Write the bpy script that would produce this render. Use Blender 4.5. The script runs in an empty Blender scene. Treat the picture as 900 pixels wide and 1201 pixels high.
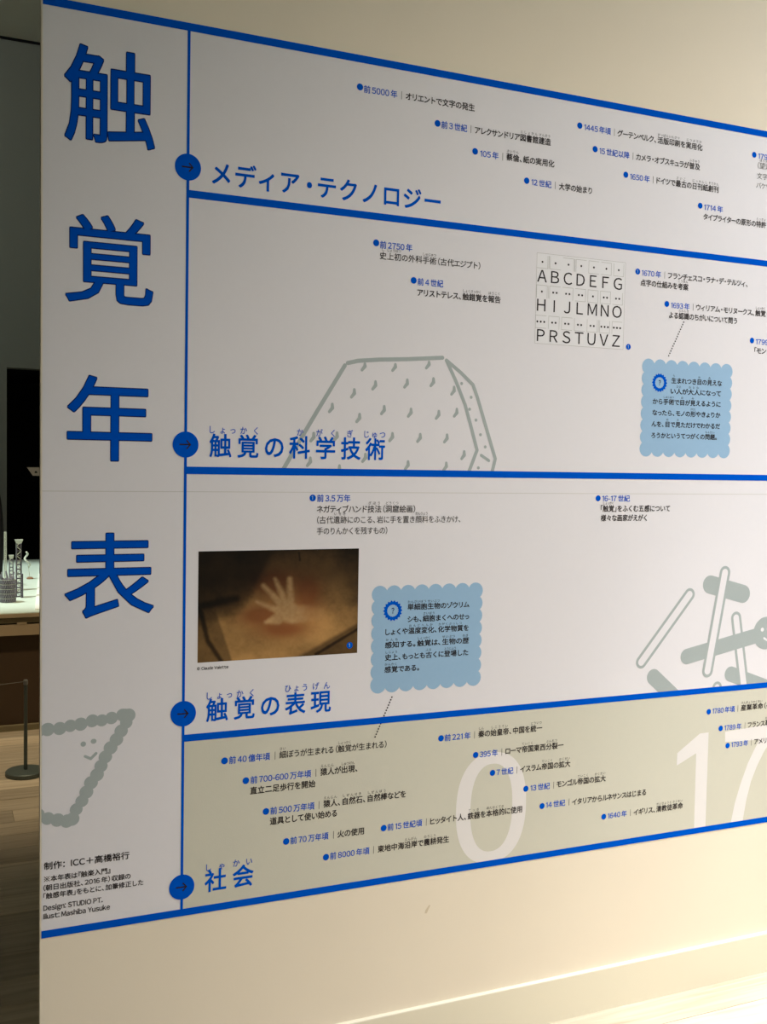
import bpy, bmesh, math, random
import numpy as np
from mathutils import Vector, Matrix

# ------------------------------------------------------------------ camera, world, lights, exposure
SC = bpy.context.scene
COL = SC.collection
DIST, EYE = 2.3, 1.5067                     # camera to wall, eye height
FPX, CX, CY = 1208.7, 450.0, 600.5          # focal length in pixels of the 900 x 1201 frame
yaw, pitch, roll = [math.radians(a) for a in (-23.5546, -2.9002, 1.0568)]
FWD = Vector((-math.sin(yaw) * math.cos(pitch), math.cos(yaw) * math.cos(pitch), math.sin(pitch)))
_rt = Vector((math.cos(yaw), math.sin(yaw), 0)); _up = _rt.cross(FWD)
RT = _rt * math.cos(roll) + _up * math.sin(roll)
UP = -_rt * math.sin(roll) + _up * math.cos(roll)
cam = bpy.data.cameras.new('camera')
cam.sensor_fit = 'VERTICAL'; cam.sensor_height = 36; cam.lens = 36 * FPX / 1201
cam.clip_start = .02
cam_ob = bpy.data.objects.new('camera', cam); COL.objects.link(cam_ob)
cam_ob.matrix_world = Matrix(((RT.x, UP.x, -FWD.x, 0), (RT.y, UP.y, -FWD.y, -DIST), (RT.z, UP.z, -FWD.z, EYE), (0, 0, 0, 1)))
SC.camera = cam_ob

world = bpy.data.worlds.new('world'); SC.world = world; world.use_nodes = True
world.node_tree.nodes['Background'].inputs[0].default_value = (.9, .92, 1, 1)
world.node_tree.nodes['Background'].inputs[1].default_value = .3

def lamp(name, kind, loc, target, power, color, size=.1, angle=60, blend=.6, size_y=None):
    l = bpy.data.lights.new(name, kind); l.energy = power; l.color = color
    if kind == 'SPOT':
        l.spot_size = math.radians(angle); l.spot_blend = blend; l.shadow_soft_size = size
    elif kind == 'AREA':
        l.size = size
        if size_y: l.shape = 'RECTANGLE'; l.size_y = size_y
    else: l.shadow_soft_size = size
    o = bpy.data.objects.new(name, l); COL.objects.link(o); o.location = loc
    d = Vector(target) - Vector(loc)
    o.rotation_euler = d.to_track_quat('-Z', 'Y').to_euler()
    return o
lamp('track_spot', 'SPOT', (2.5, -4.5, 4.6), (2.2, 0, .2), 383, (1, .885, .76), .1, 60, 1)
lamp('wall_wash_spot', 'SPOT', (5.5, -1.2, 4.6), (4.2, 0, .8), 1880, (.95, .965, 1.02), .1, 100, 1)
lamp('overhead_fill', 'AREA', (4.5, -4, 4.7), (4.5, -4, 0), 72, (.55, .92, 1), .4)  # added soft fill from above, not a known fixture
lamp('floor_spot', 'SPOT', (5.2, -.6, 4.6), (3.2, -.2, 0), 900, (.92, 1, 1.05), .08, 50, 1)
lamp('floor_pool_spot', 'SPOT', (1.95, -.56, 4.7), (1.95, -.56, 0), 430, (.95, 1, 1.02), .06, 21, .7)  # extra spot added to brighten the floor along the baseboard
lamp('table_spot', 'SPOT', (-1.2, 4.3, 5.2), (.35, 4.9, .62), 1050, (.90, 1, .93), .05, 34, .5)
lamp('hall_spot', 'SPOT', (.3, 1.9, 5.2), (.46, 3.75, .1), 600, (1, .81, .54), .1, 50, 1)
lamp('hall_wash', 'AREA', (-2, 5.5, 5.3), (.5, 8, 3.0), 62, (.95, 1, .90), .6)

SC.view_settings.view_transform = 'Standard'
SC.view_settings.look = 'None'
SC.view_settings.exposure = 0.0
SC.view_settings.gamma = 1.0
SC.view_settings.use_curve_mapping = False

# ------------------------------------------------------------------ helpers
def ray(px, py):
    return FWD + RT * ((px - CX) / FPX) - UP * ((py - CY) / FPX)
def on_y(px, py, y=0.0):
    d = ray(px, py); t = (y + DIST) / d.y
    return Vector((0, -DIST, EYE)) + d * t
def on_z(px, py, z=0.0):
    d = ray(px, py); t = (z - EYE) / d.z
    return Vector((0, -DIST, EYE)) + d * t
def W(px, py):                                # a spot on the wall -> (x, height) in metres
    p = on_y(px, py, 0); return (p.x, p.z)

def mat(name, color, rough=.6, noise=0, scale=40, bump=0, bscale=200, spec=.5, metal=0, emit=0, vary=0, emit_col=None):
    m = bpy.data.materials.new(name); m.use_nodes = True
    nt = m.node_tree; b = nt.nodes['Principled BSDF']
    b.inputs['Base Color'].default_value = (*color, 1)
    b.inputs['Roughness'].default_value = rough
    b.inputs['Metallic'].default_value = metal
    b.inputs['Specular IOR Level'].default_value = spec
    if emit:
        b.inputs['Emission Color'].default_value = (*(emit_col or color), 1); b.inputs['Emission Strength'].default_value = emit
    tc = nt.nodes.new('ShaderNodeTexCoord')
    if noise:
        n = nt.nodes.new('ShaderNodeTexNoise'); n.inputs['Scale'].default_value = scale; n.inputs['Detail'].default_value = 5
        nt.links.new(tc.outputs['Object'], n.inputs['Vector'])
        mr = nt.nodes.new('ShaderNodeMapRange'); mr.inputs[3].default_value = 1 - noise; mr.inputs[4].default_value = 1 + noise
        nt.links.new(n.outputs['Fac'], mr.inputs[0])
        mx = nt.nodes.new('ShaderNodeVectorMath'); mx.operation = 'SCALE'; mx.inputs[0].default_value = color
        nt.links.new(mr.outputs[0], mx.inputs['Scale'])
        nt.links.new(mx.outputs[0], b.inputs['Base Color'])
    if bump:
        n2 = nt.nodes.new('ShaderNodeTexNoise'); n2.inputs['Scale'].default_value = bscale; n2.inputs['Detail'].default_value = 4
        nt.links.new(tc.outputs['Object'], n2.inputs['Vector'])
        bp = nt.nodes.new('ShaderNodeBump'); bp.inputs['Strength'].default_value = bump; bp.inputs['Distance'].default_value = .002
        nt.links.new(n2.outputs['Fac'], bp.inputs['Height']); nt.links.new(bp.outputs[0], b.inputs['Normal'])
    return m

M_WALL = mat('cream_wall_paint', (.855, .75, .61), .75, .03, 3, .05, 220, .2)
M_SHEET = mat('printed_white_sheet', (.79, .755, .79), .55, .012, 60, .04, 300, .2)
M_TINT = mat('printed_beige_band', (.64, .61, .515), .55, .012, 60, .1, 300, .25)
M_NUM = mat('printed_pale_numeral', (.80, .755, .745), .55, 0, 60, 0, 300, .25)
M_BLUE = mat('printed_blue', (.0, .092, .60), .6, .03, 150, spec=0)
M_BLUE2 = mat('printed_title_blue', (.0, .085, .56), .6, .03, 150, spec=0)
M_NAVY = mat('printed_navy_outline', (.004, .018, .13), .5, spec=.06)
M_BLACK = mat('printed_black', (.028, .020, .022), .5, spec=.06)
M_GREYINK = mat('printed_grey_ink', (.13, .12, .115), .5, spec=.06)
M_HAIR = mat('printed_hairline', (.45, .43, .41), .5, spec=.25)
M_LBLUE = mat('printed_light_blue', (.31, .485, .685), .5, .02, 90, spec=.25)
M_GREY = mat('printed_sage_grey', (.395, .435, .435), .5, .02, 90, spec=.25)
M_CHART = mat('printed_chart_ground', (.81, .785, .81), .5, spec=.25)
M_SEAM = mat('sheet_seam', (.62, .59, .57), .6)
M_BACK = mat('grey_green_hall_wall', (.20, .205, .185), .8, .05, 2, spec=.2)
M_CEIL = mat('hall_ceiling', (.55, .54, .48), .85, .05, 2, spec=.2)
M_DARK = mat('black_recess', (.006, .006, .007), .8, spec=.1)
M_CEILF = mat('pale_ceiling', (.55, .54, .51), .9)

def mesh_ob(name, verts, faces, m, parent=None, smooth=False):
    me = bpy.data.meshes.new(name); me.from_pydata([tuple(v) for v in verts], [], faces)
    me.materials.append(m)
    if smooth:
        for p in me.polygons: p.use_smooth = True
    me.update()
    o = bpy.data.objects.new(name, me); COL.objects.link(o)
    if parent: o.parent = parent; o.matrix_parent_inverse = Matrix.Translation(-world_loc(parent))
    return o
def world_loc(o):
    v = Vector(o.location)
    if o.parent and o.matrix_parent_inverse == Matrix.Identity(4): v = v + world_loc(o.parent)
    return v
def lift(off): return .0004 + (off - .0010) * .22      # print layers lie within half a millimetre of the sheet
class MB:                                     # collects shapes, links them as one mesh
    def __init__(s): s.v = []; s.f = []
    def add(s, v, f):
        k = len(s.v); s.v += [tuple(a) for a in v]; s.f += [tuple(i + k for i in q) for q in f]; return s
    def box(s, x0, x1, y0, y1, z0, z1):
        return s.add([(x0,y0,z0),(x1,y0,z0),(x1,y1,z0),(x0,y1,z0),(x0,y0,z1),(x1,y0,z1),(x1,y1,z1),(x0,y1,z1)],
            [(0,3,2,1),(4,5,6,7),(0,1,5,4),(1,2,6,5),(2,3,7,6),(3,0,4,7)])
    def lathe(s, cx, cy, prof, n=32, sx=1, sy=1):
        v = []; f = []
        for (r, z) in prof:
            for i in range(n):
                a = 2 * math.pi * i / n; v.append((cx + r * sx * math.cos(a), cy + r * sy * math.sin(a), z))
        for j in range(len(prof) - 1):
            for i in range(n):
                f.append((j*n+i, j*n+(i+1)%n, (j+1)*n+(i+1)%n, (j+1)*n+i))
        f.append(tuple(reversed(range(n)))); f.append(tuple(range((len(prof)-1)*n, len(prof)*n)))
        return s.add(v, f)
    def bar(s, a, b, r, n=6):
        a = Vector(a); b = Vector(b); d = (b - a).normalized()
        u = d.orthogonal().normalized(); w = d.cross(u)
        v = [p + u * r * math.cos(2*math.pi*i/n) + w * r * math.sin(2*math.pi*i/n) for p in (a, b) for i in range(n)]
        f = [(i, (i+1)%n, n+(i+1)%n, n+i) for i in range(n)] + [tuple(reversed(range(n))), tuple(range(n, 2*n))]
        return s.add(v, f)
    # flat print on the wall: points are (x, height), off = how far in front of the wall plane
    def flat(s, pts, off):
        return s.add([(x, -lift(off), z) for x, z in pts], [tuple(range(len(pts)))])
    def build(s, name, m, parent=None, smooth=False): return mesh_ob(name, s.v, s.f, m, parent, smooth)

def tag(o, label=None, cat=None, group=None, kind=None):
    if label: o['label'] = label
    if cat: o['category'] = cat
    if group: o['group'] = group
    if kind: o['kind'] = kind
    return o
def thing(name, loc, label, cat, group=None):
    o = bpy.data.objects.new(name, None); COL.objects.link(o); o.location = loc; o.empty_display_size = .1
    return tag(o, label, cat, group)

def ccw(pts):
    a = sum(p[0]*q[1]-q[0]*p[1] for p, q in zip(pts, pts[1:]+pts[:1]))
    return pts if a > 0 else pts[::-1]
def clip(pts, z=None, x=None):                # keep z >= limit (above a bar) and x >= limit
    def cut(P, fn):
        out = []
        for i in range(len(P)):
            a, b = P[i], P[(i+1) % len(P)]; fa, fb = fn(a), fn(b)
            if fa >= 0: out.append(a)
            if (fa >= 0) != (fb >= 0):
                t = fa / (fa - fb); out.append((a[0]+(b[0]-a[0])*t, a[1]+(b[1]-a[1])*t))
        return out
    if z is not None: pts = cut(pts, lambda p: p[1] - z)
    if x is not None and pts: pts = cut(pts, lambda p: p[0] - x)
    return pts
def disc(c, r, n=28, ry=None):
    return [(c[0] + r*math.cos(2*math.pi*i/n), c[1] + (ry or r)*math.sin(2*math.pi*i/n)) for i in range(n)]
def capsule(a, b, r, n=10, r2=None):
    r2 = r if r2 is None else r2
    t = math.atan2(b[1]-a[1], b[0]-a[0])
    P = [(b[0] + r2*math.cos(t + ang), b[1] + r2*math.sin(t + ang)) for ang in [-math.pi/2 + math.pi*i/n for i in range(n+1)]]
    P += [(a[0] + r*math.cos(t + ang), a[1] + r*math.sin(t + ang)) for ang in [math.pi/2 + math.pi*i/n for i in range(n+1)]]
    return P

# ------------------------------------------------------------------ structure
XL = W(47.5, 600)[0]                          # left end of the display wall
WR, WTOP = 6.0, 3.9
o = MB().box(XL, WR, 0, .02, 0, WTOP).box(XL+.13, WR, .0201, .2, 0, WTOP).build('wall_front', M_WALL); tag(o, kind='structure')
sc_ = MB(); A_, B_ = W(499.5, 1071), W(504, 1062)
sc_.add([(A_[0]-.003, -.0001, A_[1]), (A_[0]+.003, -.0001, A_[1]-.001), (B_[0]+.002, -.0001, B_[1]), (B_[0]-.001, -.0001, B_[1]+.002), (A_[0]-.001, -.0001, A_[1]+.008)], [(0, 1, 2, 3, 4)])
sc_.build('scuff_mark', mat('scuffed_paint', (.68, .56, .40), .8), o)
# baseboard: a board standing 12 mm proud with a softly rounded upper edge
bz = .1195
b = MB(); prof = [(.0, .0), (-.012, .0), (-.012, bz-.003), (-.0112, bz-.0008), (-.009, bz), (0, bz)]
v = [(XL, y, z) for y, z in prof] + [(WR, y, z) for y, z in prof]; n = len(prof)
b.add(v, [(i, i+1, n+i+1, n+i) for i in range(n-1)] + [tuple(range(n)), tuple(reversed(range(n, 2*n)))])
tag(b.build('baseboard_front', mat('glossy_baseboard_paint', (.80, .73, .58), .35, .02, 3, spec=.5)), kind='structure')

HB, HC = 8.0, on_y(25, 47, 8.0).z             # hall wall and the ceiling it meets
ox = on_y(8, 500, HB).x; oz = on_y(30, 432, HB).z
w = MB(); w.box(-7, ox, HB, HB+.2, 0, HC); w.box(ox+3.2, 9, HB, HB+.2, 0, HC); w.box(ox, ox+3.2, HB, HB+.2, oz, HC)
tag(w.build('wall_back', M_BACK), kind='structure')
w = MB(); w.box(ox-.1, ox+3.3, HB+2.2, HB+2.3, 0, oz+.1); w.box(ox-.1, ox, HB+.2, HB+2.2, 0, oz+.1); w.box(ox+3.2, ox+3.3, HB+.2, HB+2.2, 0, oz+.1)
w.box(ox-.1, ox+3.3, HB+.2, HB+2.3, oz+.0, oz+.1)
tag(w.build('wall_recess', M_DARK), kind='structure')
tag(MB().box(-7, 9, HB-.02, HB-.003, HC-.020, HC-.0).build('gap_shade_strip_1', M_DARK), kind='structure')  # black strip stands in for the shadow line between hall wall and ceiling
tag(MB().box(-7.2, 9.2, -6.2, HB+.2, HC, HC+.2).build('ceiling', M_CEIL), kind='structure')
tag(MB().box(-7.2, -7, -6.2, HB+.2, 0, HC).build('wall_left', M_BACK), kind='structure')
tag(MB().box(9, 9.2, -6.2, HB+.2, 0, HC).build('wall_right', M_CEILF), kind='structure')
tag(MB().box(-7, 9, -6.2, -6, 0, HC).build('wall_camera_side', M_CEILF), kind='structure')

# floor: oak planks running along the wall
def wood_mat():
    m = bpy.data.materials.new('oak_plank'); m.use_nodes = True; nt = m.node_tree; b = nt.nodes['Principled BSDF']
    tc = nt.nodes.new('ShaderNodeTexCoord'); oi = nt.nodes.new('ShaderNodeObjectInfo')
    ad = nt.nodes.new('ShaderNodeVectorMath'); ad.operation = 'ADD'
    sc = nt.nodes.new('ShaderNodeVectorMath'); sc.operation = 'MULTIPLY'; sc.inputs[1].default_value = (1.3, 22, 4)
    cb = nt.nodes.new('ShaderNodeCombineXYZ'); ml = nt.nodes.new('ShaderNodeMath'); ml.operation = 'MULTIPLY'; ml.inputs[1].default_value = 37
    nt.links.new(oi.outputs['Random'], ml.inputs[0]); nt.links.new(ml.outputs[0], cb.inputs[0])
    nt.links.new(tc.outputs['Object'], sc.inputs[0]); nt.links.new(sc.outputs[0], ad.inputs[0]); nt.links.new(cb.outputs[0], ad.inputs[1])
    n = nt.nodes.new('ShaderNodeTexNoise'); n.inputs['Scale'].default_value = 2.2; n.inputs['Detail'].default_value = 8; n.inputs['Distortion'].default_value = .6
    nt.links.new(ad.outputs[0], n.inputs['Vector'])
    r = nt.nodes.new('ShaderNodeValToRGB'); e = r.color_ramp.elements
    e[0].position = .32; e[0].color = (.52, .42, .29, 1); e[1].position = .68; e[1].color = (.72, .61, .46, 1)
    nt.links.new(n.outputs['Fac'], r.inputs[0])
    mr = nt.nodes.new('ShaderNodeMapRange'); mr.inputs[3].default_value = .68; mr.inputs[4].default_value = 1.15
    nt.links.new(oi.outputs['Random'], mr.inputs[0])
    mx = nt.nodes.new('ShaderNodeVectorMath'); mx.operation = 'SCALE'
    nt.links.new(r.outputs[0], mx.inputs[0]); nt.links.new(mr.outputs[0], mx.inputs['Scale']); nt.links.new(mx.outputs[0], b.inputs['Base Color'])
    b.inputs['Roughness'].default_value = .42; b.inputs['Specular IOR Level'].default_value = .4
    return m
M_WOOD = wood_mat()
fl = MB().box(-7, 9, -6, HB+2.3, -.06, -.016).build('floor', mat('dark_joint', (.05, .035, .02), .9)); tag(fl, kind='structure')
pw, pl = .148, 2.4
pm = MB().box(.0008, pl-.0008, .0009, pw-.0009, -.018, 0)
pme = bpy.data.meshes.new('plank'); pme.from_pydata(pm.v, [], pm.f); pme.materials.append(M_WOOD)
rest = MB(); rnd = random.Random(4)
for j in range(int((HB + 2.2 + 5.9) / pw)):
    y = -5.9 + j * pw; x = -6.9 + rnd.random() * pl - pl
    while x < 8.9:
        if x >= -6.95 and x + pl < 9:
            if -1.9 < y < 4.6 and -4.2 < x + pl and x < 5.5 and (x < 3.9):
                p = bpy.data.objects.new('plank', pme); COL.objects.link(p); p.parent = fl; p.location = (x, y, 0)
            else: rest.box(x+.0008, x+pl-.0008, y+.0009, y+pw-.0009, -.018, 0)
        elif x + pl > -6.95 and x < 9: rest.box(max(x, -6.98)+.0008, min(x+pl, 8.98)-.0008, y+.0009, y+pw-.0009, -.018, 0)
        x += pl
tag(rest.build('plank_field', M_WOOD, fl), kind='stuff')

# ------------------------------------------------------------------ lettering engine (built-in font, glyph outlines as flat print)
KATA = set('アイウエオカキクケコサシスセソタチツテトナニヌネノハヒフヘホマミムメモヤユヨラリルレロワヲンガギグゲゴザジズゼゾダヂヅデドバビブベボパピプペポヴー')
SMALL = set('ぁぃぅぇぉっゃゅょァィゥェォッャュョ')
LEFTH = set('（「『'); RIGHTH = set('）」』'); COMMA = set('、。')
def advance(c, g):
    if c == ' ': return .28, 0
    if c in LEFTH: return .5, -.47
    if c in RIGHTH: return .5, 0
    if c in COMMA: return .58, 0
    if c == '・': return .58, -.21
    if c == '：': return .9, -.05
    if c == '｜': return .6, -.2
    if c in SMALL: return .8, -.1
    if c in KATA: return .88, -.06
    if c in '1I': return g['w'] + .16, .08 - g['x0']
    if ord(c) < 128:
        return g['w'] + .085, .04 - g['x0']
    if 0x3040 <= ord(c) < 0x30a0: return .94, -.03
    return 1.0, 0
GLYPH = {}
def load_glyphs(pairs):
    obs = []
    for c, off in pairs:
        cu = bpy.data.curves.new('g', 'FONT'); cu.body = chr(ord(c)+0xFEE0) if '!' <= c <= '~' else c; cu.size = 1; cu.resolution_u = 3
        ob = bpy.data.objects.new('g', cu); COL.objects.link(ob); obs.append((c, off, ob))
    bpy.context.view_layer.update(); dg = bpy.context.evaluated_depsgraph_get()
    for c, off, ob in obs:
        ev = ob.evaluated_get(dg); me = ev.to_mesh()
        v = [(p.co.x, p.co.y) for p in me.vertices]; f = [tuple(p.vertices) for p in me.polygons]
        # face outline order -> anticlockwise
        ff = []
        for q in f:
            a = sum(v[q[i]][0]*v[q[(i+1)%len(q)]][1]-v[q[(i+1)%len(q)]][0]*v[q[i]][1] for i in range(len(q)))
            if abs(a) > 1e-9: ff.append(q if a > 0 else q[::-1])
        GLYPH[(c, off)] = {'v': v, 'f': ff, 'x0': min([a for a, _ in v] or [0]), 'x1': max([a for a, _ in v] or [0]),
                           'w': (max([a for a, _ in v]) - min([a for a, _ in v])) if v else 0,
                           'y0': min([b for _, b in v] or [0]), 'y1': max([b for _, b in v] or [0])}
        ev.to_mesh_clear()
    box_ = lambda x0, x1, y0, y1: ([(x0, y0), (x1, y0), (x1, y1), (x0, y1)], [(0, 1, 2, 3)])
    for c, off in pairs:                      # plain upright forms without serifs
        if c not in 'Il1-※': continue
        v, f = {'I': box_(.10, .19, 0, .733), 'l': box_(.09, .175, 0, .78), '-': box_(.05, .33, .25, .325), '1': box_(.21, .30, 0, .733), '※': ([], [])}[c]
        if c == '1': v = v + [(.21, .733), (.06, .63), (.06, .55), (.21, .64)]; f = f + [(4, 5, 6, 7)]
        if c == '※':
            for p0, p1 in (((.12, .02), (.88, .78)), ((.12, .78), (.88, .02))):
                sg = 1 if p1[1] > p0[1] else -1; n0 = len(v)
                v = v + [(p0[0]-.02*sg, p0[1]+.02), (p0[0]+.02*sg, p0[1]-.02), (p1[0]+.02*sg, p1[1]-.02), (p1[0]-.02*sg, p1[1]+.02)]
                f = f + [(n0, n0+1, n0+2, n0+3) if sg > 0 else (n0+3, n0+2, n0+1, n0)]
            for cx_, cz_ in ((.5, .72), (.5, .08), (.18, .4), (.82, .4)):
                n0 = len(v); v = v + [(cx_-.05, cz_-.05), (cx_+.05, cz_-.05), (cx_+.05, cz_+.05), (cx_-.05, cz_+.05)]; f = f + [(n0, n0+1, n0+2, n0+3)]
        xs = [a for a, _ in v]
        GLYPH[(c, off)] = {'v': v, 'f': f, 'x0': min(xs), 'x1': max(xs), 'w': max(xs) - min(xs), 'y0': 0, 'y1': .733}
    for c, off, ob in obs:
        cu = ob.data; bpy.data.objects.remove(ob); bpy.data.curves.remove(cu)
def parse(s):                                 # 'text{base|reading}' -> chars, rubies [(i0, i1, reading)]
    chars = []; rub = []; i = 0
    while i < len(s):
        if s[i] == '{':
            j = s.index('}', i); base, r = s[i+1:j].split('|')
            rub.append((len(chars), len(chars) + len(base), r)); chars += list(base); i = j + 1
        else: chars.append(s[i]); i += 1
    return chars, rub
OFF_B, OFF_M, OFF_R = .020, .012, .0
def layout(s, wt):
    chars, rub = parse(s); x = 0; pos = []
    for c in chars:
        g = GLYPH[(c, wt)] if c != ' ' else {'w': 0, 'x0': 0}
        if pos and c != ' ' and pos[-1][0] != ' ' and (c.isascii() != pos[-1][0].isascii()) and (c + pos[-1][0])[0] not in '（）' and not (LEFTH | RIGHTH | COMMA | set('：＋')) & {c, pos[-1][0]}: x += .16
        a, dx = advance(c, g); pos.append((c, x + dx, x, a)); x += a
    return pos, rub
def put(mb, c, wt, ox, oz, sx, sz, off):
    if c == ' ': return
    g = GLYPH[(c, wt)]                        # heavier weights: the outline laid down again a hair to each side
    if wt > .015: K = [(i*.7, j) for i in (-1, 1) for j in (-1, 1)] + [(0, 0), (1, 0), (-1, 0)]
    elif wt: K = [(i*.8, j*.8) for i in (-1, 1) for j in (-1, 1)] + [(1, 0), (-1, 0), (0, 1), (0, -1)] * (sz > .05)
    else: K = [(0, 0)]
    sq = sz/sx*.8 if sx else 1
    for n_, (i, j) in enumerate(K):
        mb.add([(ox + (a + i*wt*max(sq, .8))*sx, -lift(off) - n_*2.5e-6, oz + (b + j*wt)*sz) for a, b in g['v']], g['f'])
def text_line(mb, s, p0, x_end, em, wt, off=.0022, rub_em=.44, spread=False):
    """p0 = (px, py) of the left edge / middle height of the first letter, x_end = px of the right edge of the last."""
    pos, rub = layout(s, wt)
    vis = [(c, gx) for c, gx, _, _ in pos if c != ' ']
    L = vis[0][1] + GLYPH[(vis[0][0], wt)]['x0']; R = vis[-1][1] + GLYPH[(vis[-1][0], wt)]['x1']
    x0, zc = W(*p0); x1 = W(x_end, p0[1])[0]
    # the line is level on the wall, so find the end column at the same height
    for _ in range(3):
        d = Vector((x1, 0, zc)) - Vector((0, -DIST, EYE)); k = d.dot(FWD)
        py = CY - FPX * d.dot(UP) / k; x1 = W(x_end, py)[0]
    sx = (x1 - x0) / (R - L); base = zc - .38 * em
    if spread:                                # letters keep their own width, only the spacing opens up
        gl = [(c, gx, GLYPH[(c, wt)]) for c, gx, _, _ in pos if c != ' ']
        k = (x1 - x0 - gl[-1][2]['w'] * em * spread) / max(1e-6, (gl[-1][1] + gl[-1][2]['x0'] - L)) if len(gl) > 1 else 0
        for c, gx, g in gl: put(mb, c, wt, x0 + (gx + g['x0'] - L) * k - g['x0'] * em * spread, base, em * spread, em, off)
        return MB(), (x0, zc, x1, sx)
    for c, gx, _, _ in pos: put(mb, c, wt, x0 + (gx - L) * sx, base, sx, em, off)
    rb = MB()
    for i0, i1, r in rub:
        a = pos[i0][2]; b = pos[i1-1][2] + pos[i1-1][3]
        re = rub_em; n = len(r); width = max((b - a) * (.96 if i1-i0 > 1 else .9), 0); step = width / n
        w1 = min(re, step * 1.08)
        for k, c in enumerate(r):
            cx = a + (k + .5) * step
            put(rb, c, OFF_R, x0 + (cx - w1/2 - L) * sx, base + .98 * em, w1 * sx, re * em, off)
    return rb, (x0, zc, x1, sx)

EM, OFFT = .0190, .0022
PANEL = thing('timeline_graphic', (XL + 1.2, 0, .45), 'large printed wall timeline with blue bars and Japanese lettering on the display wall', 'wall graphic')

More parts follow.
